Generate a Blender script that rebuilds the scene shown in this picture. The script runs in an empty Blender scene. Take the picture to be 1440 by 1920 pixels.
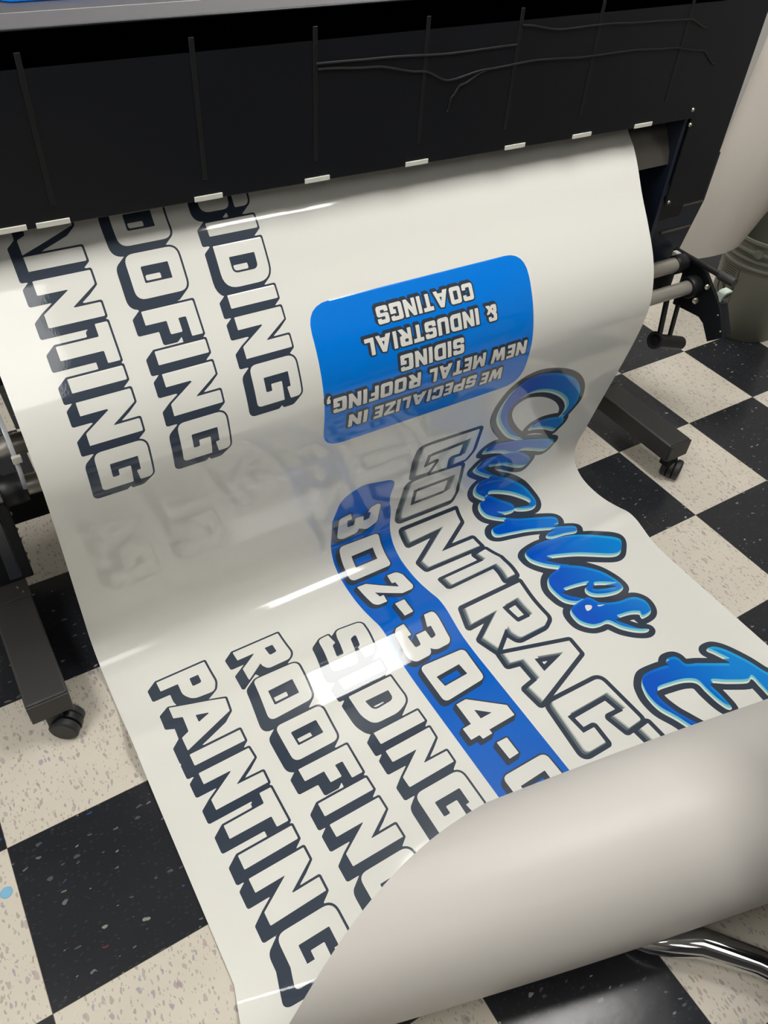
import bpy, bmesh, math
import numpy as np
from mathutils import Vector, Matrix

sc = bpy.context.scene
# ------------------------------------------------------------------ camera
CAMQ = (1.46852552, 0.60700021, 0.77397089, 0.08014237, 1.47879263, -1.62289501, -1.43081995)
def cam_axes():
    f, y, p, r = CAMQ[:4]
    cy, sy, cp, sp, cr, sr = math.cos(y), math.sin(y), math.cos(p), math.sin(p), math.cos(r), math.sin(r)
    fw = Vector((sy * cp, cy * cp, -sp)); rt = Vector((cy, -sy, 0)); up = rt.cross(fw)
    return cr * rt + sr * up, -sr * rt + cr * up, fw
ca, cb, cc = cam_axes()
cam = bpy.data.objects.new('camera', bpy.data.cameras.new('camera'))
sc.collection.objects.link(cam)
cam.matrix_world = Matrix(((ca.x, cb.x, -cc.x, CAMQ[5]), (ca.y, cb.y, -cc.y, CAMQ[6]), (ca.z, cb.z, -cc.z, CAMQ[4]), (0, 0, 0, 1)))
cam.data.sensor_width = 36; cam.data.sensor_fit = 'AUTO'; cam.data.lens = CAMQ[0] * 1000 / 1920 * 36
cam.data.clip_start = 0.02
sc.camera = cam
# ------------------------------------------------------------------ world, lights, exposure
w = bpy.data.worlds.new('world'); sc.world = w; w.use_nodes = True
w.node_tree.nodes['Background'].inputs[0].default_value = (0.9, 0.95, 1.0, 1)
w.node_tree.nodes['Background'].inputs[1].default_value = 0.25
sc.view_settings.view_transform = 'Standard'; sc.view_settings.look = 'None'
sc.view_settings.exposure = -0.24; sc.view_settings.gamma = 1.0
CEIL = 2.75
LAMPS = [(-0.2, -0.75, 0.6, 1.1), (-1.45, -2.65, 0.61, 1.22), (-2.7, -0.78, 0.61, 1.22), (0.9, 1.6, 0.61, 1.22), (-2.9, -3.2, 0.61, 1.22), (-0.7, 1.0, 1.22, 0.61)]
LAMP_POWER = [23.0, 5.5, 20.0, 14.0, 5.0, 18.0]

# ------------------------------------------------------------------ helpers
def srgb(r, g, b):
    def f(c):
        c /= 255.0
        return c / 12.92 if c <= 0.04045 else ((c + 0.055) / 1.055) ** 2.4
    return (f(r), f(g), f(b), 1)

def mat(name, col, rough=0.5, metal=0.0, spec=0.5, bump=0.0, bscale=200.0, var=0.0, vscale=8.0, emit=None, estr=0.0, coat=0.0, trans=0.0, alpha=1.0):
    m = bpy.data.materials.new(name); m.use_nodes = True
    nt = m.node_tree; b = nt.nodes['Principled BSDF']
    b.inputs['Base Color'].default_value = col
    b.inputs['Roughness'].default_value = rough
    b.inputs['Metallic'].default_value = metal
    b.inputs['Specular IOR Level'].default_value = spec
    b.inputs['Coat Weight'].default_value = coat
    b.inputs['Coat Roughness'].default_value = 0.08
    b.inputs['Transmission Weight'].default_value = trans
    b.inputs['Alpha'].default_value = alpha
    if emit:
        b.inputs['Emission Color'].default_value = emit; b.inputs['Emission Strength'].default_value = estr
    tc = nt.nodes.new('ShaderNodeTexCoord')
    if bump > 0:
        n = nt.nodes.new('ShaderNodeTexNoise'); n.inputs['Scale'].default_value = bscale; n.inputs['Detail'].default_value = 2
        bp = nt.nodes.new('ShaderNodeBump'); bp.inputs['Strength'].default_value = bump; bp.inputs['Distance'].default_value = 0.001
        nt.links.new(tc.outputs['Object'], n.inputs['Vector']); nt.links.new(n.outputs[0], bp.inputs['Height']); nt.links.new(bp.outputs[0], b.inputs['Normal'])
    n2 = nt.nodes.new('ShaderNodeTexNoise'); n2.inputs['Scale'].default_value = vscale; n2.inputs['Detail'].default_value = 4
    mx = nt.nodes.new('ShaderNodeMix'); mx.data_type = 'RGBA'
    mx.inputs['A'].default_value = tuple(c * (1 - var) for c in col[:3]) + (1,); mx.inputs['B'].default_value = tuple(min(1, c * (1 + var)) for c in col[:3]) + (1,)
    nt.links.new(tc.outputs['Object'], n2.inputs['Vector']); nt.links.new(n2.outputs[0], mx.inputs['Factor']); nt.links.new(mx.outputs['Result'], b.inputs['Base Color'])
    return m

def link(name, me, mats, parent=None):
    o = bpy.data.objects.new(name, me); sc.collection.objects.link(o)
    for m in (mats if isinstance(mats, (list, tuple)) else [mats]): me.materials.append(m)
    if parent is not None:
        o.parent = parent
        o.matrix_parent_inverse = Matrix.Translation(-Vector(parent.location))
    return o

def tag(o, label=None, cat=None, group=None, kind=None):
    if label: o['label'] = label
    if cat: o['category'] = cat
    if group: o['group'] = group
    if kind: o['kind'] = kind
    return o

def empty(name, loc, label, cat, group=None):
    o = bpy.data.objects.new(name, None); sc.collection.objects.link(o); o.location = loc; o.empty_display_size = 0.05
    return tag(o, label, cat, group)

def build(name, bm, mats, parent=None, smooth=True, angle=35, bevel=0.0, seg=2):
    me = bpy.data.meshes.new(name)
    bmesh.ops.recalc_face_normals(bm, faces=bm.faces)
    bm.to_mesh(me); bm.free()
    o = link(name, me, mats, parent)
    if bevel > 0:
        md = o.modifiers.new('bevel', 'BEVEL'); md.width = bevel; md.segments = seg; md.limit_method = 'ANGLE'; md.angle_limit = math.radians(40)
    if smooth:
        for p in me.polygons: p.use_smooth = True
        me.set_sharp_from_angle(angle=math.radians(angle))
    return o

def bx(bm, x0, x1, y0, y1, z0, z1):
    v = [bm.verts.new((x, y, z)) for z in (z0, z1) for y in (y0, y1) for x in (x0, x1)]
    for f in ((0, 1, 3, 2), (4, 5, 7, 6), (0, 1, 5, 4), (2, 3, 7, 6), (0, 2, 6, 4), (1, 3, 7, 5)):
        bm.faces.new([v[i] for i in f])

def box(name, m, parent, *a, **k):
    bm = bmesh.new(); bx(bm, *a); return build(name, bm, m, parent, bevel=k.get('bevel', 0.002))

def prism(bm, poly, axis, a0, a1):
    """extrude a 2D polygon along an axis ('x','y','z')"""
    def P(u, v, t):
        return {'x': (t, u, v), 'y': (u, t, v), 'z': (u, v, t)}[axis]
    A = [bm.verts.new(P(u, v, a0)) for u, v in poly]; B = [bm.verts.new(P(u, v, a1)) for u, v in poly]
    bm.faces.new(A); bm.faces.new(B)
    n = len(poly)
    for i in range(n): bm.faces.new((A[i], A[(i + 1) % n], B[(i + 1) % n], B[i]))

def frame(d):
    d = Vector(d).normalized(); up = Vector((0, 0, 1)) if abs(d.z) < 0.9 else Vector((1, 0, 0))
    a = d.cross(up).normalized(); return d, a, d.cross(a)

def tube(bm, pts, rad, n=20, cap=True, inner=None):
    pts = [Vector(p) for p in pts]; rings = []
    if not isinstance(rad, (list, tuple)): rad = [rad] * len(pts)
    pa = None
    for i, p in enumerate(pts):
        d = (pts[min(i + 1, len(pts) - 1)] - pts[max(i - 1, 0)])
        d, a, b = frame(d)
        if pa is not None:
            a = (pa - d * pa.dot(d)).normalized(); b = d.cross(a)
        pa = a
        rings.append([bm.verts.new(p + rad[i] * (math.cos(t) * a + math.sin(t) * b)) for t in (2 * math.pi * k / n for k in range(n))])
    for r0, r1 in zip(rings, rings[1:]):
        for k in range(n): bm.faces.new((r0[k], r0[(k + 1) % n], r1[(k + 1) % n], r1[k]))
    if cap: bm.faces.new(rings[0]); bm.faces.new(rings[-1])
    return rings

def revolve(bm, c, axis, prof, n=32, closed=False):
    """prof = [(r, h)] around axis through c"""
    c = Vector(c); d, a, b = frame(axis); rings = []
    for r, h in prof:
        rings.append([bm.verts.new(c + d * h + max(r, 1e-5) * (math.cos(t) * a + math.sin(t) * b)) for t in (2 * math.pi * k / n for k in range(n))])
    pairs = list(zip(rings, rings[1:]))
    if closed: pairs.append((rings[-1], rings[0]))
    for r0, r1 in pairs:
        for k in range(n): bm.faces.new((r0[k], r0[(k + 1) % n], r1[(k + 1) % n], r1[k]))

def cyl(name, m, parent, p0, p1, r, n=24, bevel=0.001):
    bm = bmesh.new(); tube(bm, [p0, p1], r, n); return build(name, bm, m, parent, bevel=bevel)

def screw(m, parent, p, r=0.005, d=(0, -1, 0)):
    bm = bmesh.new(); revolve(bm, p, d, [(0, -0.002), (r, -0.002), (r, 0.001), (r * 0.7, 0.0028), (0, 0.0032)], 16)
    return build('screw', bm, m, parent)

# ------------------------------------------------------------------ materials
M = {}
M['black'] = mat('black_gloss_panel', srgb(23, 25, 29), 0.3, spec=0.3, bump=0.03, bscale=60, var=0.1)
M['black2'] = mat('black_painted_steel', srgb(26, 28, 33), 0.38, spec=0.35, bump=0.06, bscale=500, var=0.12)
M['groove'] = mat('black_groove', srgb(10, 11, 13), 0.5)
M['ledge'] = mat('lit_grey_ledge', srgb(84, 83, 87), 0.3, var=0.1)  # lighter grey carries the ceiling light reflected on the ledge
M['blacksoft'] = mat('black_plastic', srgb(22, 22, 25), 0.45, var=0.1)
M['navy'] = mat('dark_navy_sheet_metal', srgb(28, 36, 50), 0.35, var=0.1)
M['graytop'] = mat('grey_black_cover', srgb(66, 64, 66), 0.35, var=0.15, vscale=3)
M['footm'] = mat('textured_dark_steel', srgb(52, 51, 50), 0.5, bump=0.12, bscale=900, var=0.12, vscale=15)
M['alu'] = mat('satin_aluminium_tube', srgb(188, 184, 174), 0.36, metal=0.55, var=0.06)
M['plate'] = mat('grey_metal_apron', srgb(110, 106, 100), 0.3, metal=0.6, var=0.06)
M['chrome'] = mat('chrome', srgb(190, 190, 192), 0.08, metal=1.0)
M['screwm'] = mat('zinc_screw', srgb(205, 200, 180), 0.25, metal=0.9)
M['tabw'] = mat('white_tab', srgb(226, 224, 214), 0.5)
M['clear'] = mat('clear_plastic_flange', srgb(205, 208, 214), 0.2, var=0.02)
M['green'] = mat('green_clip', srgb(28, 120, 84), 0.4)
M['clipw'] = mat('pale_clip', srgb(196, 210, 200), 0.4)
M['rubber'] = mat('black_rubber', srgb(40, 40, 42), 0.55, bump=0.1, bscale=300)
M['bucket'] = mat('grey_plastic_bucket', srgb(112, 112, 100), 0.5, bump=0.04, bscale=200, var=0.05)
M['bucketprint'] = mat('bucket_black_print', srgb(40, 40, 38), 0.5)
M['blueglow'] = mat('blue_emissive_sheet', srgb(10, 130, 228), 0.4, emit=srgb(10, 120, 225), estr=0.25)  # blue sheet with a weak emission of its own
M['wall'] = mat('painted_wall', srgb(168, 166, 162), 0.7, bump=0.05, bscale=150, var=0.03)
M['walld'] = mat('dark_painted_wall', srgb(84, 84, 88), 0.7, var=0.03)
M['ceil'] = mat('ceiling_tile', srgb(222, 220, 212), 0.8, bump=0.2, bscale=120, var=0.04)
M['base'] = mat('vinyl_baseboard', srgb(40, 40, 42), 0.5)
M['rollw'] = mat('white_rolled_vinyl', srgb(192, 185, 175), 0.45, var=0.02)
M['desk'] = mat('dark_laminate', srgb(70, 62, 56), 0.5, var=0.1)
M['seat'] = mat('black_seat_fabric', srgb(30, 30, 32), 0.8)
M['lampframe'] = mat('lamp_frame', srgb(230, 230, 228), 0.5)
LAMPM = [mat('lamp_diffuser', srgb(255, 250, 240), 0.5, emit=(1, 0.985, 0.955, 1), estr=e_) for e_ in LAMP_POWER]
# vinyl banner inks: one laminated gloss surface
def vinyl(name, col, rough=0.3, spec=0.15):
    m = mat(name, col, rough, spec=spec, bump=0.035, bscale=300)
    nt = m.node_tree; pb = nt.nodes['Principled BSDF']; pb.inputs['Coat Weight'].default_value = 0.85; pb.inputs['Coat IOR'].default_value = 1.55; pb.inputs['Coat Roughness'].default_value = 0.045
    bp = nt.nodes['Bump']; tc = nt.nodes['Texture Coordinate']        # slow waves of the loose sheet, under the fine grain
    n = nt.nodes.new('ShaderNodeTexNoise'); n.inputs['Scale'].default_value = 9; n.inputs['Detail'].default_value = 1
    b2 = nt.nodes.new('ShaderNodeBump'); b2.inputs['Strength'].default_value = 0.45; b2.inputs['Distance'].default_value = 0.0012
    nt.links.new(tc.outputs['Object'], n.inputs['Vector']); nt.links.new(n.outputs[0], b2.inputs['Height']); nt.links.new(b2.outputs[0], bp.inputs['Normal']); nt.links.new(bp.outputs[0], pb.inputs['Coat Normal'])
    return m
def script_ink(name, c0, c1):
    """printed gradient across the lettering, from paper coordinates"""
    m = vinyl(name, c0); nt = m.node_tree; b = nt.nodes['Principled BSDF']
    uv = nt.nodes.new('ShaderNodeUVMap'); uv.uv_map = 'paper'; s = nt.nodes.new('ShaderNodeSeparateXYZ')
    r = nt.nodes.new('ShaderNodeMapRange'); r.inputs['From Min'].default_value = 1.06; r.inputs['From Max'].default_value = 1.25
    mx = nt.nodes.new('ShaderNodeMix'); mx.data_type = 'RGBA'; mx.inputs['A'].default_value = c0; mx.inputs['B'].default_value = c1
    nt.links.new(uv.outputs[0], s.inputs[0]); nt.links.new(s.outputs[0], r.inputs[0]); nt.links.new(r.outputs[0], mx.inputs['Factor']); nt.links.new(mx.outputs['Result'], b.inputs['Base Color'])
    return m
V = [vinyl('banner_white_gloss', srgb(230, 229, 222)),
     mat('banner_white_back', srgb(190, 186, 180), 0.42, spec=0.4, var=0.01),
     vinyl('ink_slate', srgb(54, 64, 78)),
     vinyl('ink_strip_blue', srgb(0, 99, 200)),
     vinyl('ink_box_blue', srgb(0, 124, 226)),
     script_ink('ink_script_blue', srgb(0, 86, 200), srgb(0, 134, 222)),
     script_ink('ink_script_cyan', srgb(0, 104, 212), srgb(28, 168, 232)),
     vinyl('ink_aqua', srgb(122, 204, 210)),
     vinyl('ink_bevel_grey', srgb(98, 110, 114)),
     vinyl('ink_bevel_light', srgb(178, 184, 180))]
INK = dict(white=0, slate=2, strip=3, boxb=4, sblue=5, scyan=6, aqua=7, bev=8, bev2=9)

# ------------------------------------------------------------------ floor
T = 0.3048
def floor_material():
    m = bpy.data.materials.new('checker_vinyl_tile'); m.use_nodes = True
    nt = m.node_tree; N = nt.nodes; L = nt.links; b = N['Principled BSDF']
    def math_(op, a, b2=None, c=None):
        n = N.new('ShaderNodeMath'); n.operation = op
        for i, x in enumerate((a, b2, c)):
            if x is None: continue
            if isinstance(x, (int, float)): n.inputs[i].default_value = x
            else: L.new(x, n.inputs[i])
        return n.outputs[0]
    def mix(f, a, b2):
        n = N.new('ShaderNodeMix'); n.data_type = 'RGBA'
        if isinstance(f, (int, float)): n.inputs['Factor'].default_value = f
        else: L.new(f, n.inputs['Factor'])
        for k, x in (('A', a), ('B', b2)):
            if isinstance(x, tuple): n.inputs[k].default_value = x
            else: L.new(x, n.inputs[k])
        return n.outputs['Result']
    g = N.new('ShaderNodeNewGeometry'); s = N.new('ShaderNodeSeparateXYZ'); L.new(g.outputs['Position'], s.inputs[0])
    fx = math_('DIVIDE', s.outputs[0], T); fy = math_('DIVIDE', s.outputs[1], T)
    ix = math_('FLOOR', fx); iy = math_('FLOOR', fy)
    par = math_('MODULO', math_('ADD', math_('ADD', ix, iy), 200.0), 2.0)      # 0 = cream, 1 = black
    # seams
    def edge(v):
        fr = math_('FRACT', v); return math_('MINIMUM', fr, math_('SUBTRACT', 1.0, fr))
    seam = math_('LESS_THAN', math_('MINIMUM', edge(fx), edge(fy)), 0.0022)
    # per-tile random offset
    comb = N.new('ShaderNodeCombineXYZ'); L.new(ix, comb.inputs[0]); L.new(iy, comb.inputs[1])
    wn = N.new('ShaderNodeTexWhiteNoise'); L.new(comb.outputs[0], wn.inputs['Vector'])
    rnd = wn.outputs['Value']
    # flakes: streaky on x for black tiles, on y for cream tiles
    def flakes(sx, sy, thr_r, thr_keep, seed):
        mp = N.new('ShaderNodeMapping'); mp.vector_type = 'POINT'
        mp.inputs['Scale'].default_value = (sx, sy, 1); mp.inputs['Location'].default_value = (seed, seed * 1.7, 0); mp.inputs['Rotation'].default_value = (0, 0, 0.12 * ((seed % 3) - 1))
        nz = N.new('ShaderNodeTexNoise'); nz.inputs['Scale'].default_value = 60; nz.inputs['Detail'].default_value = 2
        L.new(g.outputs['Position'], nz.inputs['Vector'])
        ad = N.new('ShaderNodeMix'); ad.data_type = 'VECTOR'; ad.inputs['Factor'].default_value = 0.012
        L.new(g.outputs['Position'], ad.inputs['A']); L.new(nz.outputs['Color'], ad.inputs['B'])
        L.new(ad.outputs['Result'], mp.inputs['Vector'])
        vo = N.new('ShaderNodeTexVoronoi'); vo.voronoi_dimensions = '2D'; vo.inputs['Scale'].default_value = 1.0; vo.inputs['Randomness'].default_value = 1.0
        L.new(mp.outputs[0], vo.inputs['Vector'])
        sp = N.new('ShaderNodeSeparateColor'); L.new(vo.outputs['Color'], sp.inputs[0])
        rad = math_('MULTIPLY', sp.outputs[1], thr_r)
        inside = math_('LESS_THAN', vo.outputs['Distance'], rad)
        keep = math_('GREATER_THAN', sp.outputs[0], thr_keep)
        return math_('MULTIPLY', inside, keep), sp.outputs[2]
    ws = [flakes(120, 52, 0.36, 0.52, 3), flakes(190, 90, 0.36, 0.55, 7), flakes(70, 36, 0.30, 0.82, 11)]
    bs = [flakes(44, 100, 0.28, 0.80, 5), flakes(90, 190, 0.36, 0.6, 2)]
    nz = N.new('ShaderNodeTexNoise'); nz.inputs['Scale'].default_value = 9; nz.inputs['Detail'].default_value = 6; L.new(g.outputs['Position'], nz.inputs['Vector'])
    cream = mix(nz.outputs[0], srgb(206, 198, 183), srgb(218, 211, 197))
    ramp = N.new('ShaderNodeValToRGB'); el = ramp.color_ramp.elements; ramp.color_ramp.interpolation = 'CONSTANT'
    cols = [srgb(150, 142, 130), srgb(160, 150, 150), srgb(150, 140, 156), srgb(168, 140, 136), srgb(140, 146, 162), srgb(156, 148, 128)]
    el[0].color = cols[0]; el[1].position = 0.3; el[1].color = cols[1]
    for i, p_ in enumerate((0.5, 0.68, 0.82, 0.9)):
        e = el.new(p_); e.color = cols[i + 2]
    L.new(ws[0][1], ramp.inputs[0])
    c1 = mix(math_('MULTIPLY', ws[0][0], 0.62), cream, ramp.outputs[0])
    c1 = mix(math_('MULTIPLY', ws[1][0], 0.45), c1, srgb(150, 138, 126))
    c1 = mix(math_('MULTIPLY', ws[2][0], 0.5), c1, srgb(158, 140, 146))
    dark = mix(nz.outputs[0], srgb(35, 37, 41), srgb(43, 44, 48))
    br = N.new('ShaderNodeValToRGB'); e2 = br.color_ramp.elements; br.color_ramp.interpolation = 'CONSTANT'
    e2[0].color = srgb(96, 98, 102); e2[1].position = 0.45; e2[1].color = srgb(130, 132, 130)
    for p_, c_ in ((0.72, srgb(168, 168, 160)), (0.88, srgb(112, 60, 66)), (0.94, srgb(60, 84, 130))):
        e = e2.new(p_); e.color = c_
    L.new(bs[0][1], br.inputs[0])
    c2 = mix(math_('MULTIPLY', bs[0][0], 0.7), dark, br.outputs[0])
    c2 = mix(math_('MULTIPLY', bs[1][0], 0.16), c2, srgb(90, 92, 98))
    col = mix(par, c1, c2)
    col = mix(math_('MULTIPLY', seam, 0.75), col, srgb(70, 62, 56))
    L.new(col, b.inputs['Base Color'])
    b.inputs['Roughness'].default_value = 0.2; b.inputs['Specular IOR Level'].default_value = 0.4
    rg = math_('ADD', math_('MULTIPLY', nz.outputs[0], 0.1), 0.14); L.new(rg, b.inputs['Roughness'])
    n3 = N.new('ShaderNodeTexNoise'); n3.inputs['Scale'].default_value = 35; n3.inputs['Detail'].default_value = 3; L.new(g.outputs['Position'], n3.inputs['Vector'])
    bp = N.new('ShaderNodeBump'); bp.inputs['Strength'].default_value = 0.08; bp.inputs['Distance'].default_value = 0.002; L.new(n3.outputs[0], bp.inputs['Height']); L.new(bp.outputs[0], b.inputs['Normal'])
    return m
X0, X1, Y0, Y1 = -4.2, 1.75, -4.6, 2.9
bm = bmesh.new(); bx(bm, X0, X1, Y0, Y1, -0.05, 0.0)
tag(build('floor', bm, floor_material(), smooth=False), 'checkerboard floor of cream and black speckled vinyl tiles', kind='structure')
for nm, a in (('wall_right', (X1, X1 + 0.1, Y0, Y1, 0, CEIL)), ('wall_left', (X0 - 0.1, X0, Y0, Y1, 0, CEIL)), ('wall_back', (X0 - 0.1, X1 + 0.1, Y1, Y1 + 0.1, 0, CEIL)), ('wall_front', (X0 - 0.1, X1 + 0.1, Y0 - 0.1, Y0, 0, CEIL))):
    bm = bmesh.new(); bx(bm, *a); tag(build(nm, bm, M['walld'] if nm == 'wall_front' else M['wall'], smooth=False), kind='structure')
bm = bmesh.new(); bx(bm, X0 - 0.1, X1 + 0.1, Y0 - 0.1, Y1 + 0.1, CEIL, CEIL + 0.1); tag(build('ceiling', bm, M['ceil'], smooth=False), kind='structure')
for nm, a in (('baseboard_right', (X1 - 0.008, X1, Y0, Y1, 0, 0.1)), ('baseboard_back', (X0, X1, Y1 - 0.008, Y1, 0, 0.1))):
    bm = bmesh.new(); bx(bm, *a); tag(build(nm, bm, M['base'], smooth=False), kind='structure')
# ceiling lamps (recessed troffers; the last two are unseen, added as fill)
for i, (lx, ly, sx, sy) in enumerate(LAMPS):
    t = empty('ceiling_lamp', (lx, ly, CEIL), ('rectangular ceiling light panel above the right half of the banner', 'rectangular ceiling light panel behind the camera', 'rectangular ceiling light panel near the left wall', 'rectangular ceiling light panel near the far right corner', 'unseen rectangular fill light panel added in the front left corner', 'unseen rectangular fill light panel added just behind the printer')[i], 'ceiling light', 'ceiling light panels')
    bm = bmesh.new()
    for a in ((lx - sx / 2 - .02, lx + sx / 2 + .02, ly - sy / 2 - .02, ly - sy / 2), (lx - sx / 2 - .02, lx + sx / 2 + .02, ly + sy / 2, ly + sy / 2 + .02), (lx - sx / 2 - .02, lx - sx / 2, ly - sy / 2, ly + sy / 2), (lx + sx / 2, lx + sx / 2 + .02, ly - sy / 2, ly + sy / 2)):
        bx(bm, *a, CEIL - 0.03, CEIL - 0.001)
    build('frame', bm, M['lampframe'], t, smooth=False)
    bm = bmesh.new(); bx(bm, lx - sx / 2, lx + sx / 2, ly - sy / 2, ly + sy / 2, CEIL - 0.02, CEIL - 0.005)
    build('diffuser', bm, LAMPM[i], t, smooth=False)

# ------------------------------------------------------------------ vinyl banner surface
XL, XR = -1.565, -0.193
PR = np.array([(-.150, .955), (-.172, .93), (-.189, .905), (-.213, .883), (-.238, .852), (-.273, .800), (-.317, .742), (-.352, .69), (-.374, .64), (-.385, .59), (-.385, .55), (-.379, .50), (-.360, .40), (-.332, .27), (-.311, .17), (-.298, .11), (-.298, .07), (-.315, .035), (-.35, .013), (-.40, .006), (-.45, .010), (-.50, .023), (-.53, .032), (-.56, .031), (-.59, .022), (-.615, .0135), (-.64, .008), (-.68, .0047), (-.74, .004), (-.82, .004), (-.92, .004), (-1.6, .004)])
def dense(P, n=24):
    Q = []
    for i in range(len(P) - 1):
        p0 = P[max(i - 1, 0)]; p1 = P[i]; p2 = P[i + 1]; p3 = P[min(i + 2, len(P) - 1)]
        if i == 0: p0 = 2 * p1 - p2
        d1 = np.linalg.norm(p2 - p1)
        m1 = (p2 - p0) / (np.linalg.norm(p1 - p0) + d1 + 1e-9) * d1; m2 = (p3 - p1) / (np.linalg.norm(p3 - p2) + d1 + 1e-9) * d1
        t = np.linspace(0, 1, n, endpoint=False)[:, None]
        Q.append((2 * t**3 - 3 * t**2 + 1) * p1 + (t**3 - 2 * t**2 + t) * m1 + (-2 * t**3 + 3 * t**2) * p2 + (t**3 - t**2) * m2)
    Q.append(P[-1:]); return np.vstack(Q)
D = dense(PR)
for _ in range(3): D[1:-1] = (D[:-2] + 2 * D[1:-1] + D[2:]) / 4
DS = np.concatenate([[0], np.cumsum(np.hypot(*np.diff(D, axis=0).T))])
DS -= DS[np.argmin(np.hypot(D[:, 0] + .189, D[:, 1] - .905))]
CP = [-1.025, .252, .138, .092, -.077, .121, .061, -.016, 2.333, .441, .459, -.003, 2.989]
def curl(u, v):
    y0, th, w0, w1, w2, h0, h1, h2, pe0, pe1, sh0, sh1, sp = CP
    c, s = math.cos(th), math.sin(th)
    L = 1.372 / c
    w_ = w0 + w1 * u + w2 * u * u; h = h0 + h1 * u + h2 * u * u; pe = pe0 + pe1 * u
    sh = (sh0 + sh1 * u) * np.maximum(v, 0) ** sp
    ph = -math.pi / 2 + v * (pe + math.pi / 2)
    X = XL + c * (L * u + sh) - s * w_ * np.cos(ph)
    Y = y0 - s * (L * u + sh) - c * w_ * np.cos(ph)
    return np.stack([X, Y, h * (1 + np.sin(ph)) + .004], -1)
def s_line(X):
    """arc length (m) where the flat part ends, for across position X (m from the left edge)"""
    y = CP[0] - math.tan(CP[1]) * X
    return DS[-1] - (y - D[-1, 0])
def surf(X, S):
    X = np.asarray(X, float); S = np.asarray(S, float)
    sl = s_line(X)
    y = np.interp(S, DS, D[:, 0]); z = np.interp(S, DS, D[:, 1])
    P = np.stack([XL + X, y, z], -1)
    u = X / 1.372
    w_ = CP[2] + CP[3] * u + CP[4] * u * u; Lc = w_ * (CP[8] + CP[9] * u + math.pi / 2)
    v = np.clip((S - sl) / Lc, 0, 1)
    return np.where((S > sl)[..., None], curl(u, v), P)
def surf_n(X, S):
    e = 1e-3
    dx = surf(X + e, S) - surf(X - e, S); ds = surf(X, S + e) - surf(X, S - e)
    n = np.cross(ds, dx); n /= np.linalg.norm(n, axis=-1)[..., None] + 1e-12
    return n      # printed side
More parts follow.
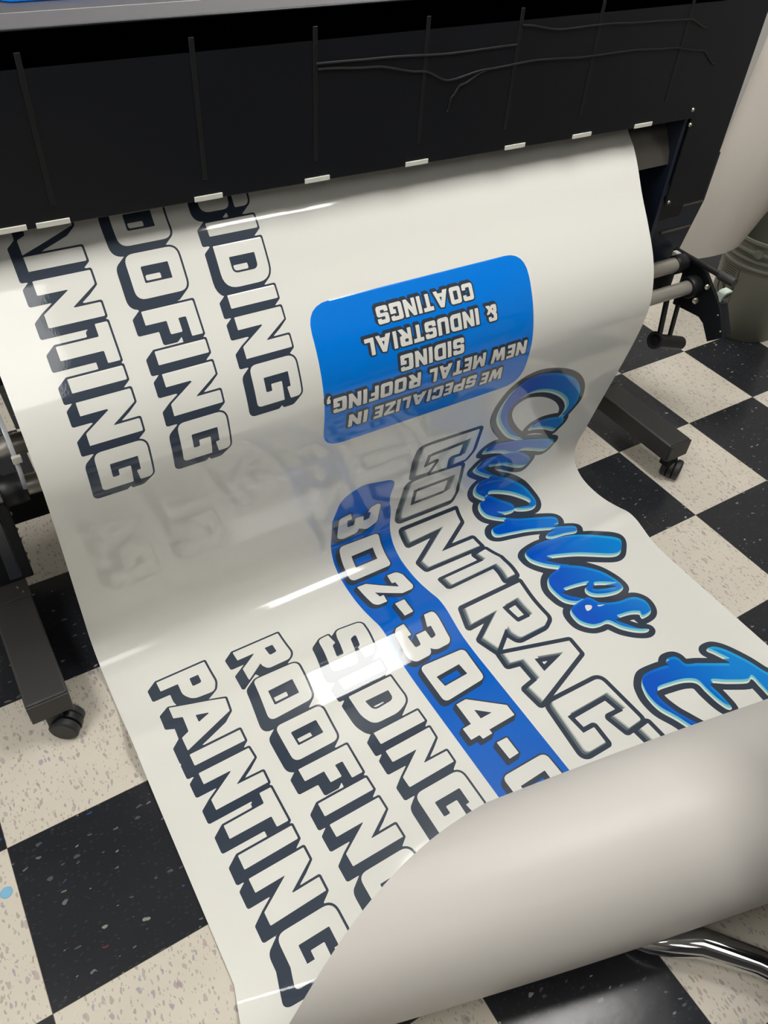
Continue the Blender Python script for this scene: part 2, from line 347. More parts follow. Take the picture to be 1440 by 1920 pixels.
ART = {
 'block': [
  [[(91.2,1046.0),(201.2,1045.3),(201.0,1112.3,9),(189.2,1139.2,9),(142.1,1135.2,12),(128.2,1108.6,9),(129.8,1073.4),(91.5,1073.1)],[(156.2,1072.0),(176.4,1071.9),(175.5,1096.0,4),(154.8,1097.3,4)]],
  [[(90.9,1128.5),(199.6,1173.8),(196.0,1204.3),(89.3,1241.9),(88.5,1213.5),(105.2,1207.0),(106.7,1172.1),(89.1,1164.9)],[(131.0,1180.8),(158.8,1189.0),(130.8,1198.4)]],
  [[(89.3,1250.6),(198.6,1249.2),(198.8,1274.0),(89.8,1275.6)]],
  [[(90.5,1293.2),(198.7,1291.8),(200.5,1315.8),(145.5,1350.5),(202.4,1351.3),(201.5,1376.8),(91.2,1378.5),(91.0,1354.9),(149.9,1318.2),(90.7,1318.9)]],
  [[(91.3,1414.0),(175.7,1411.9),(176.8,1388.7),(201.2,1388.6),(201.4,1465.9),(177.1,1465.9),(176.9,1442.2),(91.1,1442.7)]],
  [[(91.6,1478.4),(202.0,1477.3),(201.6,1505.7),(91.5,1507.8)]],
  [[(91.2,1526.2),(202.4,1525.3),(202.3,1550.7),(145.8,1587.7),(202.6,1586.9),(202.2,1614.2),(91.0,1617.3),(90.9,1592.1),(151.0,1553.5),(91.5,1554.3)]],
  [[(264.9,1054.1),(376.4,1054.4),(376.1,1127.0,10),(364.2,1144.4,8),(311.3,1144.8,10),(304.4,1127.5,3),(304.5,1118.4),(262.4,1154.5),(264.9,1111.6),(306.0,1080.8),(265.5,1080.6)],[(332.0,1078.9),(351.2,1079.2),(350.5,1103.8,3),(332.9,1106.4,4)]],
  [[(268.3,1160.2,12),(371.8,1162.7,14),(366.9,1256.2,14),(260.5,1260.9,14)],[(284.7,1200.9),(342.7,1199.3),(343.1,1232.5),(285.0,1233.9)]],
  [[(264.9,1276.5,12),(373.7,1276.3,14),(369.3,1363.8,14),(265.7,1365.1,14)],[(288.5,1302.4),(347.6,1301.9),(348.0,1334.7),(289.5,1335.6)]],
  [[(264.7,1382.5),(376.2,1382.5),(374.3,1451.2),(349.8,1451.3),(350.2,1410.9),(333.3,1410.4),(333.4,1438.4),(308.1,1438.6),(307.8,1411.5),(264.9,1411.4)]],
  [[(265.5,1464.7),(374.0,1464.4),(374.2,1493.4),(265.1,1493.7)]],
  [[(470.1,1125.4),(443.2,1126.8,10),(427.3,1225.6,14),(491.3,1229.7,10),(495.5,1217.2,6),(504.8,1169.0,4),(521.4,1162.3,6),(514.9,1193.9,3),(507.6,1197.4),(511.3,1226.0),(534.8,1224.8,8),(543.2,1214.0,4),(555.6,1128.9,14),(491.2,1122.5,12),(482.5,1145.7,5),(471.8,1196.6,3),(454.3,1197.1,4),(460.8,1164.6,3),(470.6,1159.9)]],
  [[(431.3,1245.1),(539.7,1243.4),(539.8,1269.9),(433.4,1271.0)]],
  [[(434.2,1288.1),(541.4,1287.8),(544.1,1357.1,22),(508.6,1372.3,10),(449.2,1371.4,25),(435.9,1340.8,10)],[(460.9,1314.2),(519.1,1314.8),(518.5,1339.4,12),(466.0,1343.2,12)]],
  [[(438.2,1435.2),(547.3,1434.2),(545.5,1460.9),(491.9,1496.5),(548.4,1497.4),(547.7,1524.4),(438.7,1525.8),(438.2,1501.4),(496.1,1463.7),(437.9,1463.3)]],
 ],
 'contr': [
  [[(783.0,726.7,5),(776.4,659.0,8),(780.9,617.4,8),(809.6,616.0),(947.4,621.9,5),(952.8,707.4,8),(938.5,735.1,5),(896.0,737.9),(891.7,707.1),(921.4,709.5),(921.7,650.8),(808.7,655.0),(808.0,701.6),(838.7,695.8),(827.0,731.8)]],
  [[(775.5,899.0,10),(775.8,747.4,14),(817.2,744.3,6),(934.6,753.6,8),(951.3,877.8,12),(938.6,900.6,8)],[(806.0,855.6),(800.3,787.4),(915.2,789.5),(917.9,850.2),(905.7,856.9)]],
  [[(783.5,932.4),(949.8,932.8),(952.8,968.1),(856.6,1025.2),(955.2,1026.5),(956.4,1058.2),(789.3,1055.8),(785.3,1031.3),(891.5,964.6),(786.4,969.2)]],
  [[(925.1,1078.8),(959.9,1074.4),(968.6,1122.2),(961.4,1166.4),(958.0,1198.7),(926.8,1199.3),(936.1,1141.6),(796.5,1145.4),(798.9,1110.4),(927.9,1108.6)]],
  [[(781.8,1221.1),(955.1,1220.3),(960.9,1333.8,8),(935.1,1348.6,6),(856.4,1348.9,8),(847.7,1325.6,3),(849.9,1308.3),(793.3,1349.2),(777.9,1306.5),(853.2,1260.4),(773.5,1263.9)],[(876.8,1257.4),(920.1,1254.9),(926.5,1308.6,5),(887.5,1308.2,4)]],
  [[(794.2,1360.4),(960.8,1409.6),(958.5,1449.6),(792.5,1507.6),(787.3,1463.4),(824.4,1456.8),(824.2,1399.8),(791.2,1392.5)],[(855.9,1409.1),(918.5,1430.0),(853.9,1446.4)]],
  [[(805.4,1516.4,12),(953.3,1521.3,14),(959.7,1649.3,8),(912.1,1651.7),(902.8,1609.5),(940.3,1611.7),(931.5,1562.1),(822.5,1561.4),(826.0,1608.9),(855.7,1609.8),(852.9,1651.4),(790.7,1650.8,12)]],
  [[(932.8,1663.3),(965.4,1660.9),(967.7,1729.2),(938.7,1730.4)]],
 ],
 'digit': [
  [[(623.4,783.6),(592.0,789.3,10),(598.4,876.9,8),(615.9,884.9,4),(653.3,882.2,8),(658.7,868.4),(682.0,883.3,6),(711.4,869.4,10),(706.6,792.4,3),(695.6,783.4,3),(678.2,790.0,4),(673.0,807.9),(682.1,811.9),(682.5,838.7,3),(667.0,841.0,3),(663.5,816.6),(639.6,812.3),(641.1,842.8,3),(622.7,843.1,3),(617.4,810.2),(629.9,810.6)]],
  [[(603.0,907.5,11),(715.7,910.6,11),(717.9,1003.1,10),(600.7,1003.7,13)],[(630.0,943.3),(692.1,942.7),(692.1,973.7),(630.0,973.9)]],
  [[(690.1,1027.0),(715.8,1027.4,6),(726.6,1041.6,5),(728.3,1087.4,5),(719.0,1097.1,4),(690.8,1097.2),(635.2,1059.3),(638.5,1077.3),(649.0,1077.2),(644.1,1101.8),(620.1,1101.2,6),(611.3,1091.2,6),(605.4,1023.6),(630.1,1025.0),(696.3,1072.1),(696.4,1055.2),(687.2,1053.7)]],
  [[(654.1,1120.4),(680.9,1120.0),(672.5,1172.3),(647.9,1173.4)]],
  [[(632.6,1192.3),(609.7,1193.8,8),(601.3,1205.3,8),(597.8,1267.3,10),(611.5,1285.7,8),(649.5,1284.4,8),(656.2,1279.5,4),(659.7,1270.2),(665.1,1275.6,5),(675.0,1280.4,6),(707.3,1279.4,8),(715.2,1270.2,8),(717.2,1212.4,8),(714.2,1193.0,10),(689.0,1192.6),(679.4,1222.7),(689.3,1223.7),(688.6,1249.0,4),(674.1,1251.3,4),(671.1,1228.4),(645.2,1228.4),(644.3,1253.5,4),(629.1,1254.4,4),(624.6,1223.5),(635.0,1222.9)]],
  [[(611.4,1299.6,12),(729.3,1306.3,12),(725.1,1394.0,12),(611.0,1401.7,12)],[(631.2,1338.6),(694.8,1335.7),(696.8,1365.2),(634.5,1367.6)]],
  [[(629.2,1418.0),(654.8,1417.3),(725.0,1473.9),(724.4,1501.1),(655.4,1502.4),(655.5,1512.5),(630.4,1513.2),(629.5,1502.5),(607.2,1502.8),(606.9,1472.9),(629.1,1472.2)],[(655.3,1447.8),(684.7,1471.9),(655.3,1472.0)]],
  [[(650.4,1534.5),(676.5,1535.3),(676.3,1576.1),(651.3,1577.1)]],
  [[(612.7,1601.4,12),(724.3,1602.4,14),(725.6,1693.7,12),(613.8,1692.2,12)],[(633.8,1635.4),(698.2,1633.5),(696.8,1683.5),(636.0,1684.4)]],
 ],
 'script': [
  [[(1100.4,734.9),(1058.1,704.4),(1020.9,660.3),(996.4,623.0),(986.6,593.2),(987.8,560.6),(999.2,530.1),(1014.7,511.2),(1037.2,496.7),(1071.8,491.1),(1112.6,499.6),(1159.0,518.3),(1201.6,545.1),(1234.1,577.5),(1255.5,612.9),(1265.8,652.4),(1257.0,681.6),(1241.6,704.8),(1223.5,700.8),(1231.0,681.8),(1226.4,658.0),(1206.2,628.5),(1173.6,598.2),(1131.2,570.9),(1089.0,555.3),(1059.2,553.4),(1034.8,564.9),(1022.0,584.4),(1023.7,612.2),(1041.5,647.9),(1074.6,691.5),(1110.3,728.0),(1131.1,748.9)]],
  [[(1126.3,708.9),(1133.3,691.7),(1158.5,684.1),(1195.5,689.0),(1242.0,705.7),(1251.5,727.8),(1238.4,748.8),(1228.3,755.9),(1188.1,731.4),(1152.7,715.8)]],
  [[(991.7,739.2),(1000.5,720.7),(1025.0,713.4),(1072.1,725.7),(1129.3,744.2),(1187.0,767.4),(1248.3,797.6),(1253.7,819.4),(1236.1,842.2),(1184.7,817.1),(1135.4,792.7),(1103.6,793.5),(1055.8,765.9),(1022.9,751.0)]],
  [[(985.4,808.4),(989.7,788.6),(1008.0,770.1),(1051.6,771.7),(1100.5,785.2),(1137.9,799.1),(1191.2,848.1),(1192.0,868.5),(1173.9,881.2),(1137.7,866.2),(1090.0,833.4),(1045.6,816.8),(1023.4,811.6),(1057.7,850.4),(1096.9,886.0),(1065.4,876.4),(1025.3,848.4)]],
  [[(1011.8,912.5),(1012.3,890.7),(1026.2,873.6),(1054.5,871.6),(1065.6,865.3),(1095.8,881.1),(1146.2,913.8),(1181.0,945.7),(1193.6,979.8),(1189.3,1001.7),(1170.7,1015.5),(1144.8,1013.8),(1117.4,1001.1),(1119.6,992.4),(1138.8,994.8),(1166.8,1000.7),(1166.1,985.1),(1134.5,958.2),(1095.6,938.6),(1053.9,926.2),(1048.4,942.3),(1025.9,929.0)]],
  [[(1052.6,924.3),(1085.6,948.3),(1118.7,974.6),(1121.2,989.8),(1107.5,1000.9),(1079.5,998.3),(1056.3,989.0),(1069.4,1003.1),(1087.7,1026.9),(1055.2,1009.1),(1025.7,986.0),(1017.2,964.8),(1019.9,949.0),(1031.5,939.3),(1046.2,938.8)]],
  [[(1067.6,1018.8),(1069.4,1003.1),(1108.6,1025.7),(1158.9,1046.8),(1196.8,1066.2),(1198.4,1083.9),(1183.7,1099.6),(1167.2,1099.8),(1188.6,1113.8),(1212.4,1132.3),(1206.1,1149.3),(1189.7,1160.3),(1162.4,1149.9),(1124.6,1140.3),(1117.9,1127.4),(1137.3,1114.7),(1160.9,1114.5),(1128.6,1094.1),(1093.1,1077.4),(1051.0,1065.1),(1014.0,1054.8),(1008.7,1038.8),(1022.4,1022.7),(1050.5,1019.8)]],
  [[(1025.2,1153.9),(1047.5,1141.7),(1093.8,1136.3),(1143.9,1147.7),(1191.6,1170.2),(1241.3,1199.1),(1277.1,1220.6),(1287.2,1234.5),(1274.2,1253.1),(1256.4,1266.0),(1231.9,1264.5),(1184.7,1243.0),(1143.5,1224.0),(1100.3,1208.7),(1057.3,1196.4),(1074.7,1214.5),(1106.4,1235.0),(1087.2,1239.6),(1044.8,1217.7),(1018.4,1192.2),(1015.1,1171.9)]],
  [[(1085.2,1226.8),(1106.4,1235.0),(1140.3,1253.8),(1173.4,1282.5),(1189.7,1313.6),(1194.3,1340.4),(1187.4,1354.7),(1162.2,1359.6),(1127.5,1351.6),(1101.9,1337.5),(1093.4,1321.4),(1100.9,1308.3),(1116.3,1302.4),(1086.2,1294.8),(1055.6,1290.3),(1041.1,1291.5),(1054.2,1309.0),(1076.3,1331.4),(1050.9,1337.2),(1026.3,1318.3),(1017.5,1291.6),(1016.1,1265.4),(1028.3,1245.2),(1051.5,1234.7),(1074.3,1231.9)],[(1128.0,1311.3),(1153.3,1322.8),(1178.9,1339.7),(1153.8,1334.1),(1122.2,1320.2)]],
  [[(1053.9,1333.7),(1072.9,1331.4),(1089.9,1331.5),(1097.7,1342.2),(1104.5,1357.9),(1126.8,1371.3),(1153.6,1380.1),(1179.2,1382.9),(1199.1,1391.8),(1209.5,1410.3),(1204.3,1433.2),(1188.9,1446.6),(1162.6,1448.3),(1162.2,1439.8),(1163.9,1434.6),(1145.8,1424.6),(1119.7,1419.2),(1102.9,1418.8),(1117.5,1442.9),(1134.2,1464.5),(1153.1,1478.5),(1140.1,1482.8),(1117.5,1470.9),(1093.1,1446.9),(1076.2,1418.3),(1052.6,1414.7),(1032.0,1407.9),(1014.7,1386.4),(1013.1,1361.7),(1020.1,1345.1),(1039.5,1334.8)]],
  [[(1024.1,1582.8),(1043.4,1568.5),(1062.1,1566.2),(1094.8,1570.2),(1119.4,1575.8),(1117.7,1568.4),(1129.1,1561.7),(1144.9,1564.6),(1152.9,1573.3),(1155.8,1593.1),(1180.6,1605.3),(1202.2,1617.4),(1232.5,1634.4),(1249.9,1642.6),(1242.8,1625.4),(1234.7,1607.5),(1227.4,1593.4),(1236.6,1588.4),(1254.4,1593.3),(1272.6,1615.3),(1292.6,1660.0),(1302.7,1696.7),(1314.6,1734.0),(1260.5,1759.5),(1257.8,1727.1),(1259.2,1699.6),(1239.5,1701.1),(1197.9,1679.6),(1164.4,1660.3),(1162.8,1692.0),(1159.0,1726.3),(1146.6,1726.7),(1139.6,1703.2),(1137.8,1671.8),(1137.0,1644.9),(1113.9,1628.7),(1077.4,1619.0),(1040.9,1614.5),(1034.7,1634.7),(1041.6,1671.5),(1054.2,1702.2),(1066.7,1738.1),(1041.0,1732.0),(1024.1,1688.0),(1009.2,1653.1),(1008.0,1619.7),(1015.4,1596.4)]],
 ],
 'dots': [
  [[(1066.5,1348.6),(1079.4,1355.3),(1074.2,1363.0),(1060.9,1364.6),(1059.4,1358.6)]],
  [[(1093.8,1362.8),(1110.8,1370.0),(1095.5,1367.9)]],
 ],
}

# ------------------------------------------------------------------ artwork: signed distance fields -> marching squares -> draped on the sheet
def round_poly(pts):
    """polygon with optional corner radius -> dense point list"""
    out = []; n = len(pts)
    for i in range(n):
        p = pts[i]; P = np.array(p[:2], float)
        r = p[2] if len(p) > 2 else 0
        if r <= 0: out.append(P); continue
        A = np.array(pts[i - 1][:2], float) - P; B = np.array(pts[(i + 1) % n][:2], float) - P
        la, lb = np.linalg.norm(A), np.linalg.norm(B)
        t = min(r * 1.15, la * .48, lb * .48)
        a = P + A / la * t; b = P + B / lb * t
        for k in range(7):
            q = k / 6; out.append((1 - q)**2 * a + 2 * q * (1 - q) * P + q * q * b)
    return np.array(out)
def smooth_poly(pts, n=5):
    P = np.array([p[:2] for p in pts], float); out = []
    N = len(P)
    for i in range(N):
        p0, p1, p2, p3 = P[i - 1], P[i], P[(i + 1) % N], P[(i + 2) % N]
        for k in range(n):
            t = k / n
            out.append(0.5 * ((2 * p1) + (-p0 + p2) * t + (2 * p0 - 5 * p1 + 4 * p2 - p3) * t * t + (-p0 + 3 * p1 - 3 * p2 + p3) * t**3))
    return np.array(out)
def sdf(contours, GX, GY):
    d2 = np.full(GX.shape, 1e12); ins = np.zeros(GX.shape, bool)
    for C in contours:
        for a, b in zip(C, np.roll(C, -1, 0)):
            ab = b - a; l2 = ab @ ab + 1e-12
            t = np.clip(((GX - a[0]) * ab[0] + (GY - a[1]) * ab[1]) / l2, 0, 1)
            d2 = np.minimum(d2, (GX - a[0] - t * ab[0])**2 + (GY - a[1] - t * ab[1])**2)
            if a[1] != b[1]:
                cr = ((a[1] > GY) != (b[1] > GY)) & (GX < (b[0] - a[0]) * (GY - a[1]) / (b[1] - a[1]) + a[0])
                ins ^= cr
    d = np.sqrt(d2); return np.where(ins, -d, d)
class Field:
    def __init__(s, contours, step, pad):
        allp = np.vstack(contours); lo = np.floor((allp.min(0) - pad) / step) * step; hi = np.ceil((allp.max(0) + pad) / step) * step
        s.x = np.arange(lo[0], hi[0] + step / 2, step); s.y = np.arange(lo[1], hi[1] + step / 2, step); s.step = step
        s.GX, s.GY = np.meshgrid(s.x, s.y); s.con = contours
    def f(s, dx=0, dy=0): return sdf(s.con, s.GX - dx, s.GY - dy)
    def sweep(s, vx, vy, o, n=9):
        F = None
        for k in range(n):
            g = s.f(vx * k / (n - 1), vy * k / (n - 1)) - o
            F = g if F is None else np.minimum(F, g)
        return F
ACC = dict(v=[], f=[], m=[], layer=[])
def march(x, y, F, ink, layer):
    """region F<0 as polygons"""
    F = np.where(np.abs(F) < 1e-6, -1e-6, F)
    base = sum(len(a) for a in ACC['v']); vs = []; idx = {}
    ny, nx = F.shape; inside = F < 0
    c = inside[:-1, :-1].astype(int) + inside[1:, :-1] + inside[:-1, 1:] + inside[1:, 1:]
    faces = []
    def node(j, i):
        k = (j, i)
        if k not in idx: idx[k] = base + len(vs); vs.append((x[i], y[j]))
        return idx[k]
    def edge(a, b):
        k = (a, b) if a < b else (b, a)
        if k not in idx:
            fa, fb = F[a], F[b]; t = fa / (fa - fb)
            idx[k] = base + len(vs); vs.append((x[a[1]] + t * (x[b[1]] - x[a[1]]), y[a[0]] + t * (y[b[0]] - y[a[0]])))
        return idx[k]
    for j, i in np.argwhere(c > 0):
        cs = [(j, i), (j, i + 1), (j + 1, i + 1), (j + 1, i)]
        if c[j, i] == 4: faces.append([node(*q) for q in cs]); continue
        poly = []
        for a, b in zip(cs, cs[1:] + cs[:1]):
            if inside[a]: poly.append(node(*a))
            if inside[a] != inside[b]: poly.append(edge(a, b))
        if len(poly) >= 3: faces.append(poly)
    if not faces: return
    ACC['v'].append(np.array(vs)); ACC['f'] += faces; ACC['m'] += [INK[ink]] * len(faces); ACC['layer'].append(np.full(len(vs), layer))

class Canvas:
    """union of several fields on one grid, so that neighbouring letters share one surface"""
    def __init__(s, step): s.step = step; s.items = {}
    def add(s, F, val, ink, layer): s.items.setdefault((layer, ink), []).append((int(round(F.x[0] / s.step)), int(round(F.y[0] / s.step)), val))
    def flush(s):
        for (layer, ink), L in sorted(s.items.items()):
            x0 = min(a[0] for a in L); y0 = min(a[1] for a in L)
            x1 = max(a[0] + a[2].shape[1] for a in L); y1 = max(a[1] + a[2].shape[0] for a in L)
            A = np.full((y1 - y0, x1 - x0), 50.0)
            for ax_, ay_, v in L:
                sl_ = A[ay_ - y0:ay_ - y0 + v.shape[0], ax_ - x0:ax_ - x0 + v.shape[1]]
                np.minimum(sl_, v, out=sl_)
            march(np.arange(x0, x1) * s.step, np.arange(y0, y1) * s.step, A, ink, layer)

# glyphs of the blocky display face, cap height 100, (x, y[, corner radius])
G = {
'A': (104, [[(0, 0), (41, 100), (68, 97), (104, 0), (77, 0), (71, 15), (40, 16), (33, 0)], [(47, 37), (55, 63), (64, 36)]]),
'B': (82, []),
'C': (80, [[(0, 0, 16), (0, 100, 16), (80, 100, 16), (80, 65), (54, 65), (54, 77), (26, 77), (26, 23), (54, 23), (54, 36), (80, 36), (80, 0, 16)]]),
'D': (82, [[(0, 0), (0, 100), (82, 100, 26), (82, 0, 26)], [(25, 25), (25, 78), (56, 78, 10), (56, 25, 10)]]),
'E': (62, [[(0, 0), (0, 100), (62, 100), (62, 78), (26, 78), (26, 61), (56, 61), (56, 40), (26, 40), (26, 22), (62, 22), (62, 0)]]),
'F': (64, [[(0, 0), (0, 100), (64, 100), (64, 78), (26, 78), (26, 63), (52, 63), (52, 40), (26, 40), (26, 0)]]),
'G': (86, [[(0, 0, 14), (0, 100, 16), (86, 100, 14), (86, 74), (61, 70), (61, 78), (30, 78), (30, 24), (60, 24), (60, 37), (46, 37), (46, 61), (86, 60), (86, 0, 8)]]),
'I': (26, [[(0, 0), (0, 100), (26, 100), (26, 0)]]),
'L': (62, [[(0, 0), (0, 100), (26, 100), (26, 23), (62, 23), (62, 0)]]),
'M': (102, [[(0, 0), (0, 100), (28, 100), (51, 52), (74, 100), (102, 100), (102, 0), (76, 0), (76, 50), (58, 16), (44, 16), (26, 50), (26, 0)]]),
'N': (82, [[(0, 0), (0, 100), (25, 100), (57, 50), (57, 100), (82, 100), (82, 0), (58, 0), (25, 54), (25, 0)]]),
'O': (82, [[(0, 0, 16), (0, 100, 16), (82, 100, 16), (82, 0, 16)], [(25, 24), (25, 76), (55, 76), (55, 24)]]),
'P': (82, [[(0, 0), (0, 100), (82, 100, 16), (82, 34, 16), (25, 34), (25, 0)], [(24, 59), (24, 77), (48, 77, 5), (48, 59, 5)]]),
'R': (88, [[(0, 0), (0, 100), (82, 100, 16), (82, 40, 14), (64, 38), (90, 0), (58, 0), (25, 38), (25, 0)], [(24, 60), (24, 78), (48, 78, 5), (48, 60, 5)]]),
'S': (80, [[(0, 34), (0, 0, 16), (80, 0, 16), (80, 60, 14), (27, 60, 4), (27, 77, 4), (53, 77, 4), (53, 69), (80, 69), (80, 100, 16), (0, 100, 16), (0, 40, 14), (53, 40, 4), (53, 23, 4), (27, 23, 4), (27, 34)]]),
'T': (72, [[(23, 0), (23, 77), (0, 77), (0, 100), (72, 100), (72, 77), (49, 77), (49, 0)]]),
'U': (80, [[(0, 100), (0, 0, 16), (80, 0, 16), (80, 100), (54, 100), (54, 23), (26, 23), (26, 100)]]),
'W': (112, [[(12, 0), (0, 100), (27, 100), (33, 44), (46, 88), (66, 88), (79, 44), (85, 100), (112, 100), (100, 0), (70, 0), (56, 42), (42, 0)]]),
'Z': (74, [[(0, 0), (0, 24), (42, 76), (0, 76), (0, 100), (74, 100), (74, 78), (32, 24), (74, 24), (74, 0)]]),
'&': (84, [[(0, 0, 12), (0, 45, 8), (8, 52), (0, 60), (0, 100, 14), (66, 100, 14), (66, 70), (44, 70), (44, 80), (26, 80), (26, 66), (46, 42), (58, 54), (80, 54), (64, 28), (84, 0), (56, 0), (48, 10), (38, 0)], [(25, 22), (25, 38), (38, 22)]]),
',': (26, [[(0, -20), (12, 0), (2, 0), (2, 26), (28, 26), (28, 2), (14, -20)]]),
}
def glyph(ch, H, fn):
    """glyph contours mapped by fn(reading mm, up mm) -> (across, along)"""
    return [np.array([fn(p[0] * H / 100, p[1] * H / 100) for p in round_poly(c)]) for c in G[ch][1]]

CB = Canvas(2.0)
def block_letter(con, vec, o):
    F = Field(con, 2.0, abs(vec[0]) + o + 4)
    CB.add(F, F.sweep(vec[0], vec[1], o), 'slate', 1)
    CB.add(F, F.f(), 'white', 3)
# floor words, traced letter by letter, and their last letters
letters = [[round_poly(c) for c in g] for g in ART['block']]
def down(ch, base, start, H, sx=1.0):      # reads along the banner, tops towards +across
    return glyph(ch, H, lambda a, b: (base + b, start + a * sx))
letters += [down('G', 91.5, 1636, 111), down('N', 265, 1512.4, 109.5), down('G', 265, 1621, 110), down('I', 438, 1388, 110, 1.02), down('G', 438, 1543.5, 110.5)]
for con in letters: block_letter(con, (-19, 14.5), 4.7)
# words on the hanging part
for word, base, starts in (('AINTING', 89.6, (-73, 21.5, 59, 140, 212, 250, 337)), ('OOFING', 233.5, (-37, 48, 138, 204, 242, 329)), ('SIDING', 381.8, (-65, 23, 62, 144, 182, 267))):
    for ch, s0 in zip(word, starts): block_letter(down(ch, base, s0, 88), (-14, 11), 3.4)
CB.flush()
# blue rounded strip with the telephone number
def simple(con, ink, layer, step=3.0, o=0.0):
    F = Field(con, step, o + 3); march(F.x, F.y, F.f() - o, ink, layer)
simple([round_poly([(581, 1950), (581, 860), (574, 790), (588, 705, 26), (640, 680, 10), (735, 706, 26), (727, 780, 30), (752, 860, 40), (747, 1000), (745, 1400), (741, 1950)])], 'strip', 1)
CD = Canvas(1.5)
for g in ART['digit']:
    con = [round_poly(c) for c in g]
    F = Field(con, 1.5, 18)
    CD.add(F, F.sweep(-10, 7, 3.6, 6), 'slate', 2); CD.add(F, F.f(), 'white', 3)
CD.flush()
# outlined letters with an inner bevel
CC = Canvas(1.5)
for g in ART['contr']:
    con = [round_poly(c) for c in g]
    F = Field(con, 1.5, 18); f0 = F.f()
    CC.add(F, f0 - 11.0, 'slate', 1); CC.add(F, f0, 'bev2', 2)
    CC.add(F, np.maximum(f0, -F.f(6.2, -2.0)), 'bev', 3); CC.add(F, np.maximum(f0, F.f(10.0, -3.0)), 'white', 4)
# brush script
for g in ART['script']:
    con = [smooth_poly(c) for c in g]
    F = Field(con, 1.5, 28); f0 = F.f()
    CC.add(F, np.minimum(f0 - 15, F.f(-4, -1.5) - 14), 'slate', 1)
    CC.add(F, f0, 'white', 5)
    CC.add(F, np.maximum(f0, F.f(4.5, -3.5)), 'aqua', 6)
    fb = np.maximum(f0, F.f(10, -8)); CC.add(F, fb, 'scyan', 7)
    CC.add(F, np.maximum(fb, F.f(-5, 5) + 0.5), 'sblue', 8)
CC.flush()
for g in ART['dots']: simple([smooth_poly(g[0])], 'white', 9, 1.0)
# blue box with five lines, printed the other way up
simple([round_poly([(513, 192, 44), (1017, 192, 44), (1017, 494, 44), (513, 494, 44)])], 'boxb', 1)
def up_word(text, x_start, x_end, base, H=33):
    gap = 13; adv = []; tot = 0
    for ch in text: adv.append(tot); tot += G[ch][0] + gap
    tot -= gap; CW = Canvas(1.0); k = (x_start - x_end) / (tot * H / 100)
    for ch, a in zip(text, adv):
        con = glyph(ch, H, lambda p, r: (x_start - (a * H / 100 + p) * k, base + r))
        F = Field(con, 1.0, 11)
        CW.add(F, F.sweep(-3.2, -4.0, 3.1, 4), 'slate', 2); CW.add(F, F.f(), 'white', 3)
    CW.flush()
for a in (('COATINGS', 873, 650, 225), ('&', 922, 895, 278), ('INDUSTRIAL', 877, 612, 276.5), ('SIDING', 836, 684, 325.5), ('NEW', 1003, 909, 373.5), ('METAL', 893, 752, 372.5), ('ROOFING', 731, 532, 371.5), (',', 527, 519, 370), ('WE', 951, 893, 425.5), ('SPECIALIZE', 879, 627, 422.5), ('IN', 611, 568, 421.5)):
    up_word(*a)

# assemble the banner: printed face, matt back, edge, inks
def banner():
    cols = 120; XX = np.linspace(0, 1.372, cols)
    sl = s_line(XX)
    t = np.linspace(0, 1, 420)
    S_flat = -0.055 + t[:, None] * (sl[None, :] + 0.055)
    u = XX / 1.372; w_ = CP[2] + CP[3] * u + CP[4] * u * u; Lc = w_ * (CP[8] + CP[9] * u + math.pi / 2)
    v = np.linspace(0, 1, 70)[1:]
    S_all = np.vstack([S_flat, sl[None, :] + v[:, None] * Lc[None, :]])
    XG = np.broadcast_to(XX, S_all.shape)
    P = surf(XG, S_all - 1e-9); N = surf_n(XG, S_all)
    rows = S_all.shape[0]
    front = (P + N * 0.0002).reshape(-1, 3); back = (P - N * 0.0003).reshape(-1, 3)
    n = rows * cols; faces = []; mats = []
    id_ = np.arange(n).reshape(rows, cols)
    a, b, c, d = id_[:-1, :-1].ravel(), id_[:-1, 1:].ravel(), id_[1:, 1:].ravel(), id_[1:, :-1].ravel()
    for q in zip(a, d, c, b): faces.append(q); mats.append(0)
    for q in zip(a, b, c, d): faces.append(tuple(k + n for k in q)); mats.append(1)
    rim = list(id_[0, :]) + list(id_[1:, -1]) + list(id_[-1, :-1][::-1]) + list(id_[1:-1, 0][::-1])
    for p_, q_ in zip(rim, rim[1:] + rim[:1]): faces.append((p_, q_, q_ + n, p_ + n)); mats.append(1)
    av = np.vstack(ACC['v']) / 1000.0; al = np.concatenate(ACC['layer'])
    AP = surf(av[:, 0], av[:, 1]); AN = surf_n(av[:, 0], av[:, 1])
    AP = AP + AN * (0.0002 + 0.00012 * al[:, None])
    V_ = np.vstack([front, back, AP]); NN = np.vstack([N.reshape(-1, 3), -N.reshape(-1, 3), AN])
    for f in ACC['f']: faces.append(tuple(k + 2 * n for k in f[::-1]))
    mats += ACC['m']
    me = bpy.data.meshes.new('vinyl_banner')
    me.from_pydata(V_.tolist(), [], [tuple(int(k) for k in f) for f in faces]); me.update()
    o = link('vinyl_banner', me, V)
    UV = np.vstack([np.stack([XG, S_all], -1).reshape(-1, 2)] * 2 + [av])
    li = np.empty(len(me.loops), np.int32); me.loops.foreach_get('vertex_index', li)
    me.uv_layers.new(name='paper').data.foreach_set('uv', UV[li].ravel())
    me.polygons.foreach_set('material_index', mats)
    me.polygons.foreach_set('use_smooth', [True] * len(faces))
    me.normals_split_custom_set_from_vertices(NN.tolist())
    tag(o, 'long glossy white printed vinyl banner feeding from the printer across the floor, end curled over', 'banner')
    print('banner faces', len(faces))
banner()

# ------------------------------------------------------------------ the printer
PY = -0.235
pr = empty('large_format_printer', (-0.8, 0.1, 0), 'black large-format printer on wheeled stand that the banner hangs from', 'printer')
def pz(x): return 0.929 - 0.011 * (x + 0.09)
